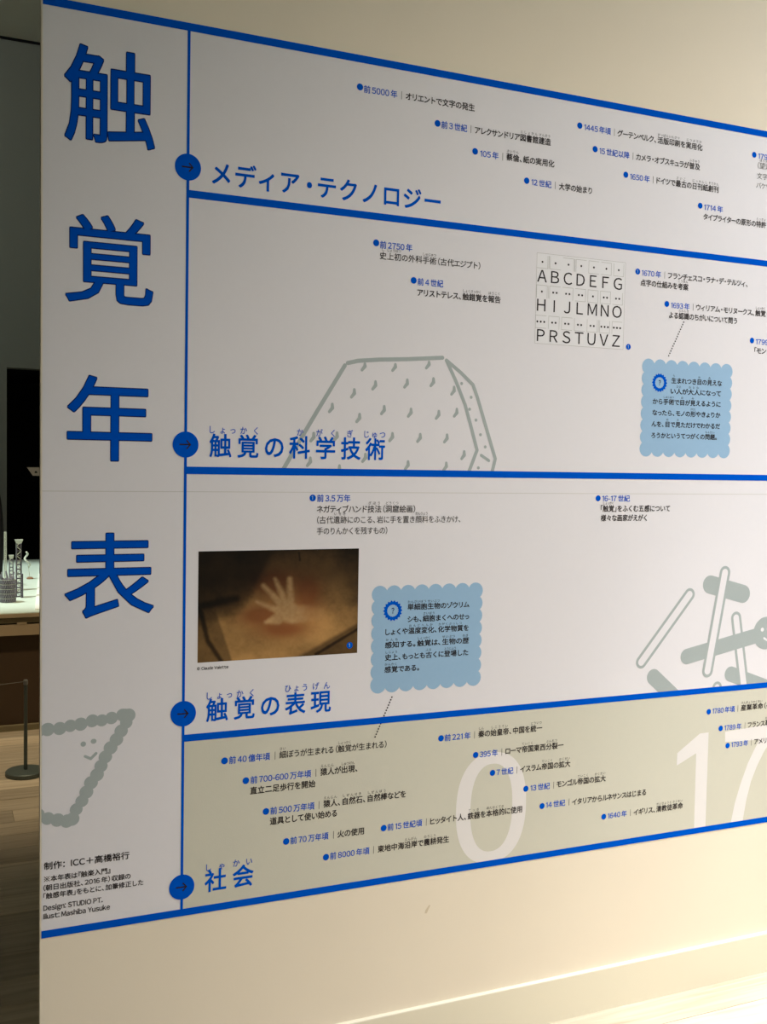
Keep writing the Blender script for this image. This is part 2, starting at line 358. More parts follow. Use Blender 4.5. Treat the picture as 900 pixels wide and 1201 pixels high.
# entries: (bullet xy, date text, date start xy, date end x, separator x or None, [lines: (text, start xy, end x, weight)], numbered)
B, R_ = OFF_B, OFF_R
E = [
 ((422.3,102.1),'前5000年',(426.9,104.2),466,471.3,[('オリエントで文字の発生',(476.1,112.6),556.8,B)],0),
 ((513.3,144.8),'前3世紀',(517.9,146),548,552.6,[('アレクサンドリア{図書館|としょかん}{建造|けんぞう}',(557.2,152.4),646.1,B)],0),
 ((557.4,177.6),'105年',(563.6,179.8),584.8,589.8,[('{蔡倫|さいりん}、紙の実用化',(594.2,183.8),650.2,B)],0),
 ((617.9,212),'12世紀',(623.6,213.4),646.8,651.5,[('大学の始まり',(655.9,218.4),694.4,B)],0),
 ((680.2,147.4),'1445年頃',(685.6,149),716.6,721,[('グーテンベルク、{活版印刷|かっぱんいんさつ}を{実用化|じつようか}',(724.4,156),824,B)],0),
 ((698.2,175),'15世紀以降',(703.4,176.8),738.4,742.8,[('カメラ・オブスキュラが{普及|ふきゅう}',(746.4,183.8),821.2,B)],0),
 ((734.2,205),'1650年',(739.4,206.8),762.2,766.4,[('ドイツで{最古|さいこ}の{日刊紙|にっかんし}{創刊|そうかん}',(770.4,211.4),842.9,B)],0),
 ((821.5,241.3),'1714年',(826.3,242.8),848,None,[('タイプライターの原形の{特許|とっきょ}',(825.3,253.9),898.7,B)],0),
 ((884.9,181.6),'179',(889.6,182.8),900.5,None,[('（{望遠|ぼうえん}',(889.1,193.7),904,R_),('文字、',(888.2,206),903,R_),('バケツ',(887.2,217),904,R_)],0),
 ((441.3,284.9),'前2750年',(445.9,286.8),483.6,None,[('{史|し}{上初|じょうはつ}の外科{手術|しゅじゅつ}（古代エジプト）',(445.5,299.5),563.4,OFF_M)],0),
 ((485.3,328.9),'前4世紀',(490,330.2),519.9,None,[('アリストテレス、{触錯覚|しょくさっかく}を{報告|ほうこく}',(489.7,342.9),587.2,B)],0),
 ((748.2,318.5),'1670年',(753,319.8),775.5,779.9,[('フランチェスコ・ラナ・デ・テルツィ、',(783.6,322.9),877,B),('点字の仕組みを{考案|こうあん}',(751.5,331.2),807.4,B)],1),
 ((782.3,356.5),'1693年',(787.4,357.8),808.9,813.3,[('ウィリアム・モリヌークス、{触覚|しょっかく}・',(816.8,360.3),901,B),('よる{認識|にんしき}のちがいについて問う',(785,369.3),864.6,B)],0),
 ((882.2,399.4),'1799',(886.8,400.5),901.5,None,[('「モンド',(885.3,411),904,B)],0),
 ((366.8,584),'前3.5万年',(372.1,584.3),411,None,[('ネガティブハンド{技法|ぎほう}（{洞窟|どうくつ}絵画）',(371.7,597.1),487,OFF_M),('（古代{遺跡|いせき}にのこる、岩に手を置き{顔料|がんりょう}をふきかけ、',(372.1,609.8),540.1,.004),('手のりんかくを残すもの）',(371.7,622.9),454.3,.004)],1),
 ((701.7,584.4),'16-17世紀',(706.7,584.5),738.9,None,[('「{触覚|しょっかく}」をふくむ五感について',(704.9,596.4),786,B),('様々な画家がえがく',(704.9,607.5),758.8,B)],0),
 ((263.4,892.3),'前40億年頃',(268.8,891.6),316.7,322.6,[('{細|さい}ぼうが生まれる（{触覚|しょっかく}が生まれる）',(327.8,885.3),453.4,OFF_M)],0),
 ((288.4,915.5),'前700-600万年頃',(294,914.8),364.9,370.5,[('{猿人|えんじん}が{出現|しゅつげん}、',(375.9,905.5),419.2,B),('直立二足歩行を開始',(293.5,927.5),369.8,B)],0),
 ((312,951.6),'前500万年頃',(317.3,951.1),368.8,374.1,[('{猿人|えんじん}、{自然石|しぜんせき}、{自然棒|しぜんぼう}などを',(379.5,942.8),476,B),('道具として使い始める',(316.8,963.3),395.2,B)],0),
 ((335.7,986.8),'前70万年頃',(340.8,986),385.3,391.2,[('火の使用',(396,978.3),426.9,B)],0),
 ((450.1,971.1),'前15世紀頃',(454.7,970.3),495.2,500,[('ヒッタイト人、{鉄器|てっき}を{本格的|ほんかくてき}に使用',(504.8,963.3),612.4,B)],0),
 ((382.4,1005.2),'前8000年頃',(387.2,1004.1),433.3,438.1,[('東地中海{沿岸|えんがん}で{農耕|のうこう}発生',(443.2,995.9),526.7,B)],0),
 ((517.4,865.8),'前221年',(521.6,865.4),552,556.6,[('{秦|しん}の{始皇帝|しこうてい}、中国を{統一|とういつ}',(561.2,861),636,B)],0),
 ((558,885.4),'395年',(563,884.8),583.8,588.6,[('ローマ{帝国|ていこく}東西{分裂|ぶんれつ}一',(593.2,881),661,B)],0),
 ((577.8,906.4),'7世紀',(582.6,905.8),602.2,606.4,[('イスラム{帝国|ていこく}の{拡大|かくだい}',(610.4,902.2),669,B)],0),
 ((616.9,925),'13世紀',(622.5,924.2),645,649.4,[('モンゴル{帝国|ていこく}の{拡大|かくだい}',(653.1,919.8),710.5,B)],0),
 ((635.9,945.3),'14世紀',(640.6,944.2),663,667.5,[('イタリアからルネサンスはじまる',(671.4,940.6),757.9,B)],0),
 ((708.3,957.8),'1640年',(713.2,956.9),735.2,739.4,[('イギリス、{清教徒|せいきょうと}{革命|かくめい}',(743.5,952.8),801,B)],0),
 ((831.5,834.7),'1780年頃',(836,833.9),862,865.5,[('{産業革命|さんぎょうかくめい}（-1',(869.3,830.2),903,B)],0),
 ((845.5,854.2),'1789年',(850.1,853.6),869.7,873.8,[('フランス{革命|かくめい}',(877.4,850.2),908.5,B)],0),
 ((853.6,874.4),'1793年',(858.2,873.4),877.7,881.3,[('アメリカ',(884.9,869.8),904.6,B)],0),
]
NOTES = [
 dict(corner=((753.6,420.4),(860,426.9),(855.7,537.2),(749.9,535.9)), gear=(773.8,448.9),
   lines=[('{生|う}まれつき{目|め}の{見|み}えな',(787.8,446.2),846.8),('い{人|ひと}が{大人|おとな}になって',(786.9,458.6),845.7),
   ('から{手術|しゅじゅつ}で{目|め}が{見|み}えるように',(765.8,470.5),845.3),('なったら、モノの{形|かたち}やきょりか',(765.4,483.6),845),
   ('んを、{目|め}で{見|み}ただけでわかるだ',(764.4,497),844.6),('ろうかというてつがくの{問題|もんだい}。',(764,510.3),840.8)],
   dots=((802.1,377.9),(784.5,417.3),15)),
 dict(corner=((436.3,686.9),(566.3,683.2),(564.2,804.7),(434.2,813.1)), gear=(460.8,716.2),
   lines=[('{単細胞|たんさいぼう}{生物|せいぶつ}のゾウリム',(478.3,711.9),550.5),('シも、{細胞|さいぼう}まくへのせっ',(478.3,726.3),550.3),
   ('しょくや{温度変化|おんどへんか}、{化学物質|かがくぶっしつ}を',(452.2,741.3),549.7),('{感知|かんち}する。{触覚|しょっかく}は、{生物|せいぶつ}の{歴|れき}',(451.7,756.7),550),
   ('{史上|しじょう}、もっとも{古|ふる}くに{登場|とうじょう}した',(451.7,771.2),549.2),('{感覚|かんかく}である。',(451.2,785.5),491.7)],
   dots=((459.7,817.6),(440,864.2),16)),
]
CREDIT = [('制作：ICC＋高橋裕行',(51.7,1016.1),151.6,.0180,B),('※本年表は『触楽入門』',(51.7,1031.4),129.4,.0142,B),
 ('（朝日出版社、2016年）収録の',(51,1041.6),153.2,.0142,B),('「触感年表」をもとに、加筆修正した',(51,1051.3),168,.0142,B),
 ('Design: STUDIO PT.',(51,1065.2),120.4,.0150,B),('Illust: Mashiba Yusuke',(51,1075),128.9,.0150,B)]
HEADS = [
 ('メディア・テクノロジー',(249.1,202.4),516.6,.056,[]),
 ('触覚の科学技術',(246,522.3),451.3,.0560,[('しょっかく',(246,503.7),302.5),('か',(348.5,506.8),355.5),('がく',(371,507.6),392.7),('ぎ',(407.4,508.6),414.4),('じゅつ',(427.5,509.2),451.9)]),
 ('触覚の表現',(242.2,833.4),387.9,.0560,[('しょっかく',(242.7,816.3),297.6),('ひょう',(334.5,807.6),360.2),('げん',(367.2,804.8),387)]),
 ('社会',(240.4,1033.7),297,.0560,[('しゃ',(242,1017.7),263.3),('かい',(273.4,1012.6),295.8)]),
]
TITLE = [('触',(76,181.3),(58.1,169.9)),('覚',(77.3,179.2),(254,356)),('年',(79.2,177.9),(441.9,540)),('表',(76.5,180),(625.9,723.2))]
ARH = ['ABCDEFG','HIJLMNO','PRSTUVZ']

need = set()
def want(s, wt):
    ch, rub = parse(s)
    for c in ch:
        if c != ' ': need.add((c, wt))
    for _, _, r in rub:
        for c in r: need.add((c, OFF_R))
for e in E:
    want(e[1], .0155)
    for l in e[5]: want(l[0], l[3])
for nt_ in NOTES:
    for l in nt_['lines']: want(l[0], B)
for c in CREDIT: want(c[0], c[4])
for h in HEADS:
    want(h[0], .018)
    for r in h[4]: want(r[0], .010)
for t in TITLE: need.add((t[0], .013)); need.add((t[0], .002))
for r in ARH:
    for c in r: need.add((c, .004))
want('©Claude Valette', B); want('1?', B)
load_glyphs(sorted(need))

def part(mb, name, m, parent=PANEL, label=None, kind=None):
    o = mb.build(name, m, parent)
    if name in ('furigana', 'dotted_leader', 'speckles', 'cell_dots'): kind = 'stuff'
    return tag(o, label, kind=kind)
def level_rect(px0, px1, z0, z1): return [(px0, z0), (px1, z0), (px1, z1), (px0, z1)]

# sheets ------------------------------------------------------------
XR = 4.6
GX0 = W(49.3, 600)[0]
Z = {k: v * DIST + EYE for k, v in dict(t0=.4131, t1=.4058, b20=.2560, b21=.2487, b30=-.0102, b31=-.0175, seam=-.0346,
      b40=-.2752, b41=-.2822, b50=-.4510, b51=-.4583).items()}
VX = .2241 * DIST; VW = .0031
Z['t1'] -= .0005
for nm, z0, z1 in (('upper_sheet', Z['seam']+.0004, Z['t0']), ('lower_sheet', Z['b51'], Z['seam']-.0004)):
    s = MB().box(GX0, XR, -.0004, -.0001, z0, z1); part(s, nm, M_SHEET)
part(MB().box(GX0, XR, -.0005, -.0004, Z['seam']-.0010, Z['seam']+.0006), 'seam_edge', M_SEAM)
part(MB().flat(level_rect(VX, XR, Z['b50'], Z['b41']), .0012), 'tinted_band', M_TINT)
for a, c, x in (('t0','t1',GX0),('b20','b21',VX),('b30','b31',VX),('b40','b41',VX),('b50','b51',GX0)):
    part(MB().flat(level_rect(x, XR, Z[c], Z[a]), .0030), 'divider_bar', M_BLUE)
part(MB().flat(level_rect(VX-VW, VX+VW, Z['b50'], Z['t1']), .0031), 'vertical_rule', M_BLUE)
for i, (cx, cy) in enumerate(((220.5,196.1),(218.2,521.4),(214.9,837),(213,1040.3))):
    c = (VX, W(cx, cy)[1]); d = MB().flat(disc(c, .0292, 48), .0034); mk = part(d, 'arrow_marker', M_BLUE)
    a = MB(); t = (c[0]+.0105, c[1]); r = .00155
    a.flat(capsule((c[0]-.0125, c[1]), (t[0]-.0008, t[1]), r, 6), .0040)
    a.flat(capsule((c[0]+.0030, c[1]+.0085), t, r, 6), .00404); a.flat(capsule((c[0]+.0030, c[1]-.0085), t, r, 6), .00408)
    part(a, 'arrow', M_BLACK, mk)

# title letters -----------------------------------------------------
for c, (xa, xb), (ya, yb) in TITLE:
    xm, ym = (xa+xb)/2, (ya+yb)/2
    x0 = W(xa, ym)[0]; x1 = W(xb, ym)[0]; z1 = W(xm, ya)[1]; z0 = W(xm, yb)[1]
    # slanted bounding box in the picture: the level extent is a little shorter
    g = GLYPH[(c, .013)]; sx = (x1-x0)/g['w']; sz = (z1-z0)/(g['y1']-g['y0']); 
    ox_, oz_ = x0 - g['x0']*sx, z0 - g['y0']*sz
    a = MB(); put(a, c, .013, ox_, oz_, sx, sz, .0022); tc_ = part(a, 'title_character', M_NAVY)
    a = MB(); put(a, c, .002, ox_, oz_, sx, sz, .0026); part(a, 'character_fill', M_BLUE2, tc_)

# section headings ----------------------------------------------------
for s, p0, xe, em, rubs in HEADS:
    a = MB(); text_line(a, s, p0, xe, em, .018, .0028, spread=.95); h = part(a, 'section_heading', M_BLUE)
    if rubs:
        rb = MB()
        for r, q0, qe in rubs: text_line(rb, r, q0, qe, .0195, .010, .0028, spread=.9)
        part(rb, 'furigana', M_BLUE, h)

# timeline entries ----------------------------------------------------
for bc, dt, dp, dx, sepx, lines, num in E:
    a = MB(); rbs = MB(); first = None
    for s, p0, xe, wt in lines:
        r, inf = text_line(a, s, p0, xe, EM, wt, .0026)
        rbs.add(r.v, r.f)
    thin = all(l[3] < .01 for l in lines)
    root = part(a, 'timeline_entry', M_GREYINK if thin else M_BLACK)
    if rbs.v: part(rbs, 'furigana', M_BLACK, root)
    a = MB(); _, inf = text_line(a, dt, dp, dx, EM, .0155, .0026); part(a, 'date', M_BLUE, root)
    c = W(*bc); d = part(MB().flat(disc(c, .0080), .0026), 'bullet', M_BLUE, root)
    if sepx:
        zc = inf[1]; x = W(sepx, dp[1] + (sepx-dp[0])*(-.0))[0]
        part(MB().flat(level_rect(x-.0006, x+.0006, zc-.0095, zc+.0095), .0026), 'separator', M_GREYINK, root)
    if num:
        g = GLYPH[('1', B)]; a = MB(); put(a, '1', B, c[0]-.0030, c[1]-.0040, .011, .0115, .0029); part(a, 'bullet_number', M_LBLUE, root)

# scalloped note boxes --------------------------------------------------
for nt_ in NOTES:
    P = [W(*p) for p in nt_['corner']]
    x0 = (P[0][0]+P[3][0])/2; x1 = (P[1][0]+P[2][0])/2; z1 = (P[0][1]+P[1][1])/2; z0 = (P[2][1]+P[3][1])/2
    r = (x1-x0)/16.2 * 1.12; ins = r
    a = MB(); k = 0; nx, nz = 8, 8
    poly = []
    a.flat([(x0+ins, z0+ins), (x1-ins, z0+ins), (x1-ins, z1-ins), (x0+ins, z1-ins)], .0013)
    cs = []
    for i in range(nx):
        u = x0 + ins + (x1-x0-2*ins)*i/(nx-1); cs += [(u, z0+ins), (u, z1-ins)]
    for i in range(1, nz-1):
        v_ = z0 + ins + (z1-z0-2*ins)*i/(nz-1); cs += [(x0+ins, v_), (x1-ins, v_)]
    for k, c in enumerate(cs): a.flat(disc(c, r, 20), .0016 + k*2e-5)
    box = part(a, 'note_box', M_LBLUE, label='light blue scalloped note box with blue gear mark')
    gc = W(*nt_['gear']); gr = .0262
    a = MB(); N = 18; vo = []; 
    for i in range(N*2):
        ang = math.pi*i/N; rr = gr if i % 2 == 0 else gr*.84
        vo.append((gc[0]+rr*math.cos(ang), gc[1]+rr*math.sin(ang)))
    vi = [(gc[0]+gr*(.60 if i % 2 else .55)*math.cos(math.pi*i/N), gc[1]+gr*(.60 if i % 2 else .55)*math.sin(math.pi*i/N)) for i in range(N*2)]
    vv = vo + vi; n = N*2
    a.add([(x, -lift(.0024), z) for x, z in vv], [(i, (i+1)%n, n+(i+1)%n, n+i) for i in range(n)])
    part(a, 'gear_mark', M_BLUE, box)
    a = MB(); put(a, '?', B, gc[0]-.0038, gc[1]-.0068, .016, .018, .0025); part(a, 'question_mark', M_NAVY, box)
    a = MB(); rb = MB()
    for s, p0, xe in nt_['lines']:
        r_, _ = text_line(a, s, p0, xe, .0168, B, .0026); rb.add(r_.v, r_.f)
    part(a, 'note_text', M_BLACK, box); part(rb, 'furigana', M_BLACK, box)
    (ax, ay), (bx, by), nd = nt_['dots']; a = MB()
    A, Bp = W(ax, ay), W(bx, by)
    for i in range(nd):
        t = i/(nd-1); a.flat(disc((A[0]+(Bp[0]-A[0])*t, A[1]+(Bp[1]-A[1])*t), .0021, 10), .0026)
    part(a, 'dotted_leader', M_BLACK, box)

# raised-dot alphabet chart ------------------------------------------------
cp = [W(629.6, 296.7), W(734.2, 307.5), W(731, 410), W(627.6, 402.8)]
x0 = (cp[0][0]+cp[3][0])/2; x1 = (cp[1][0]+cp[2][0])/2; z1 = (cp[0][1]+cp[1][1])/2; z0 = (cp[2][1]+cp[3][1])/2
ch = part(MB().flat(level_rect(x0, x1, z0, z1), .0016), 'alphabet_chart', M_CHART, label='alphabet chart of 21 letters with dotted cells above them')
def frame(mb, x0, x1, z0, z1, w, off, sides='LRTB'):
    if 'L' in sides: mb.flat(level_rect(x0, x0+w, z0, z1), off)
    if 'R' in sides: mb.flat(level_rect(x1-w, x1, z0, z1), off)
    if 'T' in sides: mb.flat(level_rect(x0, x1, z1-w, z1), off)
    if 'B' in sides: mb.flat(level_rect(x0, x1, z0, z0+w), off)
    if 'l' in sides: mb.flat(level_rect(x0-.0035, x0-.0035+w, z0, z1), off)
    if 'r' in sides: mb.flat(level_rect(x1+.0035-w, x1+.0035, z0, z1), off)
a = MB(); frame(a, x0, x1, z0, z1, .0008, .0018); part(a, 'chart_border', M_HAIR, ch)
SIDES = ['RBr','LlB','TRr','lLT','LTB','TRB','LRB','LTR','TLl','TR','TRB','LTRB','LTRB','RB','LTB','LTR','LTB','LB','LRB','LlRB','LT']
DOTS = [1,1,1,1,1,1,1, 1,2,2,2,1,2,2, 3,2,2,2,2,3,3]
rowL = [(636,324.3,724.8,333.2),(634.9,358.6,723.8,365.9),(634.4,393.9,722.6,400.1)]
rowC = [(636.4,307.2,725.9,316.9),(635.7,342.1,724.6,350.3),(634.4,377.5,723.8,384.5)]
for r in range(3):
    A0, A1 = W(rowL[r][0], rowL[r][1]), W(rowL[r][2], rowL[r][3]); C0, C1 = W(rowC[r][0], rowC[r][1]), W(rowC[r][2], rowC[r][3])
    zl = (A0[1]+A1[1])/2; zc = (C0[1]+C1[1])/2
    for i, c in enumerate(ARH[r]):
        xc = A0[0] + (A1[0]-A0[0])*i/6; g = GLYPH[(c, .004)]; s = .0415
        a = MB(); put(a, c, .004, xc - (g['x0']+g['x1'])/2*s*1.03, zl - .345*s, s*1.03, s, .0022); part(a, 'letter', M_BLACK, ch)
        xc = C0[0] + (C1[0]-C0[0])*i/6; k = r*7+i
        a = MB(); frame(a, xc-.0165, xc+.0165, zc-.0165, zc+.0165, .0010, .0020, SIDES[k]); part(a, 'cell_frame', M_HAIR, ch)
        a = MB()
        for d in range(DOTS[k]): a.flat(disc((xc + (d-(DOTS[k]-1)/2)*.0105, zc), .0028, 12), .0022)
        part(a, 'cell_dots', M_BLACK, ch)
c = W(737.2, 406.8); part(MB().flat(disc(c, .0078), .0024), 'number_bullet', M_BLUE, ch)
a = MB(); put(a, '1', B, c[0]-.0030, c[1]-.0040, .011, .0115, .0029); part(a, 'bullet_number', M_LBLUE, ch)

# big pale numerals behind the social band -----------------------------------
o0, o1 = W(535, 950)[0], W(617, 945)[0]; zt = W(577, 882.5)[1]; zb = W(572, 1012)[1]
a = MB(); n = 72; cxn, czn = (o0+o1)/2, (zt+zb)/2; ex = 2.35
def sup(t, rx, rz):
    c_, s_ = math.cos(t), math.sin(t)
    return (cxn + rx*math.copysign(abs(c_)**(2/ex), c_), czn + rz*math.copysign(abs(s_)**(2/ex), s_))
rx, rz = (o1-o0)/2, (zt-zb)/2; sw = .042
vo = [sup(2*math.pi*i/n, rx, rz) for i in range(n)]; vi = [sup(2*math.pi*i/n, rx-sw, rz-.030) for i in range(n)]
a.add([(x, -lift(.0015), z) for x, z in vo+vi], [(i, (i+1)%n, n+(i+1)%n, n+i) for i in range(n)])
part(a, 'large_numeral', M_NUM)
a = MB(); P1 = [(821.2,860.2),(831.4,858.9),(827.6,969.5),(814.2,971.5),(816.7,883.4),(793.9,897.9),(794.5,883.4)]
w1 = [W(*p) for p in P1]
a.flat(ccw([w1[0], w1[1], w1[2], w1[3], w1[4]]), .0015); a.flat(ccw([w1[0], w1[4], w1[5], w1[6]]), .00152)
part(a, 'large_numeral', M_NUM)
a = MB()
inner = [(890.9,867.6),(884.5,880),(877,896),(868.5,920),(862,942),(857.2,965)]
outer = [(918,848.5),(899.9,875.9),(891,892),(883.5,909),(878.9,923.9),(874.5,943),(871.2,962.8)]
a.flat(ccw([W(850.7,858.2), W(850.7,870.2), W(890.9,867.6), W(918,862), W(918,846.9)]), .0015)
oo = [W(*p) for p in [(907,864),(896,882),(888,898.5),(881,916.5),(875.6,938),(871.2,963)]]; ii = [W(*p) for p in inner]
a.add([(x, -lift(.00154), z) for x, z in ii+oo], [(i, i+1, 6+i+1, 6+i) for i in range(5)])
part(a, 'large_numeral', M_NUM)

# grey drawings ----------------------------------------------------------
# triangle of soft round blobs with a small smile, running off the left edge
rnd = random.Random(2); a = MB(); k = 0
def chain(pa, pb, n, r=.0135):
    global k
    A, Bq = W(*pa), W(*pb)
    for i in range(n):
        t = i/(n-1); jx = (rnd.random()-.5)*.004; jz = (rnd.random()-.5)*.005; rr = r*(1+(rnd.random()-.5)*.12)
        P = clip(disc((A[0]+(Bq[0]-A[0])*t+jx, A[1]+(Bq[1]-A[1])*t+jz), rr, 26), x=GX0)
        if len(P) > 2: a.flat(P, .0016 + k*2e-5); k += 1
chain((44, 858.8), (144, 839.5), 9, .0142); chain((146, 838), (151, 838), 2, .0155)
chain((147, 848), (84, 960), 12, .0142); chain((79, 964), (44, 957), 4, .0145)
tri = part(a, 'triangle_drawing', M_GREY, label='grey smiling triangle drawn in round blobs')
a = MB(); a.flat(disc(W(97.7, 872.6), .0058, 18), .0020); a.flat(disc(W(109.8, 869.3), .0062, 18, .0055), .0020)
m1, m2, m3 = W(99.8, 887), W(106.4, 889.8), W(112.6, 883.6)
a.flat(capsule(m1, m2, .0030, 6), .0021); a.flat(capsule(m2, m3, .0032, 6), .00212)
part(a, 'smiling_face', M_GREY, tri)

# tilted block with comma marks
zc3 = (Z['b30']+Z['b31'])/2
def strokes(mb, pts, r, off, z):
    q = [W(*p) for p in pts]
    for i in range(len(q)-1):
        P = clip(capsule(q[i], q[i+1], r, 6), z=z)
        if len(P) > 2: mb.flat(P, off + i*2e-5)
a = MB(); R5 = .0050
strokes(a, [(408,425.8),(420,423.2),(444.5,421.8),(480,421.2),(519.1,419.6)], R5, .0016, zc3)
strokes(a, [(404.6,428.6),(388,456),(371,484),(354.8,511.4),(330,554.5)], R5, .0017, zc3)
strokes(a, [(523.8,422.7),(534.7,446.7),(545.6,474.7),(553,502),(559.6,528),(549.8,554)], .0046, .0018, zc3)
strokes(a, [(523.8,422.7),(540.9,437.3),(554.9,451.3),(560,466),(568.9,496.5),(581,538),(577,555)], .0046, .0019, zc3)
strokes(a, [(564.5,534),(573.5,540.3)], .0038, .0020, zc3)
blk = part(a, 'block_drawing', M_GREY, label='grey outline drawing of a block with comma marks')
commas = [(343,95),(458,97),(585,88),(383,167),(503,160),(602,155),(303,197),(220,252),(416,260),(517,270),(622,278),(690,270),(680,187),(323,290),(150,362),(238,360),(447,362),(552,365),(653,367),(718,430),(506,468),(650,473),(137,455),(345,440),(247,484)]
for i, (u, v_) in enumerate(commas):
    a = MB()
    px, py = 320+u/3.214, 400+v_/3.214; c = W(px, py); h, w_ = .0092, .0062
    for j, (p, q, r0, r1) in enumerate((((c[0]+w_*.45, c[1]+h), (c[0]+w_*.5, c[1]), .0033, .0046), ((c[0]+w_*.5, c[1]), (c[0]-w_*.7, c[1]-h), .0046, .0036))):
        if i < 3 and j == 0: p = (p[0], p[1]-.003)
        P = clip(capsule(p, q, r0, 6, r1), z=zc3)
        if len(P) > 2: a.flat(P, .0021 + j*2e-5)
    if a.v: part(a, 'comma_mark', M_GREY, blk)
a = MB()
for u, v_ in [(712,160),(748,212),(742,257),(766,298),(783,353),(801,399),(775,478)]:
    a.flat(disc(W(320+u/3.214, 400+v_/3.214), .0040, 14), .0021)
part(a, 'speckles', M_GREY, blk)

# scattered sticks, cut off by the bar below
zc4 = (Z['b40']+Z['b41'])/2
def stick(pa, pb, r, off, filled=True, t=.0085):
    A, Bq = W(*pa), W(*pb); P = clip(capsule(A, Bq, r, 12), z=zc4)
    o_ = part(MB().flat(P, off), 'stick', M_GREY, sticks)
    if not filled:
        P = clip(capsule(A, Bq, r - t, 12), z=zc4); a2 = MB().flat(P, off + .0001)
        a2.build('stick_middle', M_SHEET, sticks)
    return o_
c = W(898.5, 742.4)
sticks = part(MB().flat(disc(c, .0480, 40), .00225), 'stick_drawing', M_GREY, label='grey drawing of scattered sticks with a smiling round head')
stick((833.3,685.6), (871.6,696.6), .0262, .0016)
stick((857.3,790.5), (915,812), .0222, .0016)
stick((766.7,794), (800,826), .0225, .0016)
stick((841.3,806), (843,830), .0168, .0016, False, .0078)
stick((752.3,776.6), (809.1,697.2), .0180, .0017, False, .0078)
stick((863.6,724.7), (873.6,812), .0185, .0018, False, .0082)
stick((805.8,770), (897,742.6), .0222, .0020)
stick((850.6,671.5), (830.0,786.7), .0190, .0024, False, .0082)
a = MB(); a.flat(disc(W(894.3,738.4), .0062, 14, .0060), .0028); a.flat(disc(W(901.3,737.6), .0058, 14), .0028)
a.flat(capsule(W(896.3,748.4), W(899.5,750.6), .0032, 6), .0028); a.flat(capsule(W(899.5,750.6), W(903,748.6), .0032, 6), .00282)
part(a, 'smiling_face', M_CHART, sticks)

# cave photograph ---------------------------------------------------------
cp = [W(233.3,646.7), W(421.1,643.2), W(419,765.3), W(231.2,777.7)]
x0 = (cp[0][0]+cp[3][0])/2; x1 = (cp[1][0]+cp[2][0])/2; z1 = (cp[0][1]+cp[1][1])/2; z0 = (cp[2][1]+cp[3][1])/2
NX, NZ = 210, 144
U, V = np.meshgrid(np.linspace(0, 1, NX+1), np.linspace(0, 1, NZ+1))     # V downwards, like the print
rs = np.random.RandomState(5)
def vnoise(sc_):
    gx, gz = int(sc_*1.45)+3, sc_+3; g = rs.rand(gz, gx)
    x = U*(gx-2); z = V*(gz-2); xi = np.floor(x).astype(int); zi = np.floor(z).astype(int); fx = x-xi; fz = z-zi
    fx = fx*fx*(3-2*fx); fz = fz*fz*(3-2*fz); xi2 = np.minimum(xi+1, gx-1); zi2 = np.minimum(zi+1, gz-1)
    return (g[zi, xi]*(1-fx)+g[zi, xi2]*fx)*(1-fz)+(g[zi2, xi]*(1-fx)+g[zi2, xi2]*fx)*fz
fb = sum(vnoise(s_)*w_ for s_, w_ in ((5, .4), (11, .27), (25, .18), (60, .15)))
def seg(ax, az, bx, bz, ra, rb_, asp=1.44):
    X, Zq = U*asp, V; ax *= asp; bx *= asp
    dx, dz = bx-ax, bz-az; t = np.clip(((X-ax)*dx+(Zq-az)*dz)/(dx*dx+dz*dz), 0, 1)
    return np.sqrt((X-ax-t*dx)**2+(Zq-az-t*dz)**2) - (ra+(rb_-ra)*t)
def pxy(u, v_): return ((u-52)/806.0, (v_-45 + (u-52)*.0)/ (565.0 - (u-52)/806.0*40))
def S(a_, b_, ra, rb_): return seg(*pxy(*a_), *pxy(*b_), ra, rb_)
def blob(c_, rx_, rz_): 
    u, v_ = pxy(*c_); return np.exp(-(((U-u)/rx_)**2+((V-v_)/rz_)**2))
def ss(x, a_, b_): t = np.clip((x-a_)/(b_-a_), 0, 1); return t*t*(3-2*t)
wob = (fb-.5)*.12
# rock ground tone: brightest low in the middle, dark above and in the corners
lightness = .10 + .62*ss(V + .22*np.sin(U*3.0+.3) + wob - .05, .32, .85) + .28*blob((560,330), .26, .34) + .16*blob((700,400), .20, .30) + .22*blob((350,560), .40, .25)
edge = S((55,330),(250,290),.0,.0); ridge = (V - (.60 - .62*ss(U, .20, .52)))    # dark rock above the ledge line on the left
lightness *= .30 + .70*ss(ridge + wob*.6, -.10, .10)
lightness *= .55 + .45*ss(1.02 - U + .25*(V-.3) + wob, -.02, .16)
lightness *= .60 + .40*ss(V + wob, .0, .16)
dark = np.ones_like(U)
for p, q, r_, s_ in (((60,330),(100,500),.006,.03),((100,500),(170,610),.006,.03),((60,325),(150,305),.010,.05),((150,305),(235,290),.006,.06),((640,575),(860,450),.004,.02),((545,60),(550,100),.002,.012)):
    dark = np.minimum(dark, .18 + .82*ss(S(p, q, r_, r_) + wob*.08, 0, s_))
corner = ss((V-.84) + (U-.80)*.75, .0, .05); 
base = np.stack([lightness*.40, lightness*.215, lightness*.072], -1)*(.55+.9*fb)[..., None]
base *= dark[..., None]; base *= (1-.68*corner)[..., None]
lc = ss(.055 - (U - .055 - (V-.52)*.22), 0, .02)*ss(V, .5, .6); base *= (1-.55*lc)[..., None]
stain = .95*blob((600,265), .085, .17) + .95*blob((470,450), .15, .075) + .9*blob((345,375), .13, .09) + .65*blob((390,215), .11, .12) + .5*blob((455,190), .16, .12) + .35*blob((500,310), .26, .30)
stain = np.clip(stain*(.8+.5*fb), 0, 1)
col_st = np.stack([lightness*.24, lightness*.075, lightness*.022], -1)
base = base*(1-stain[..., None]*.9) + col_st*stain[..., None]*.9
d = S((480,350),(520,370),.095,.085)
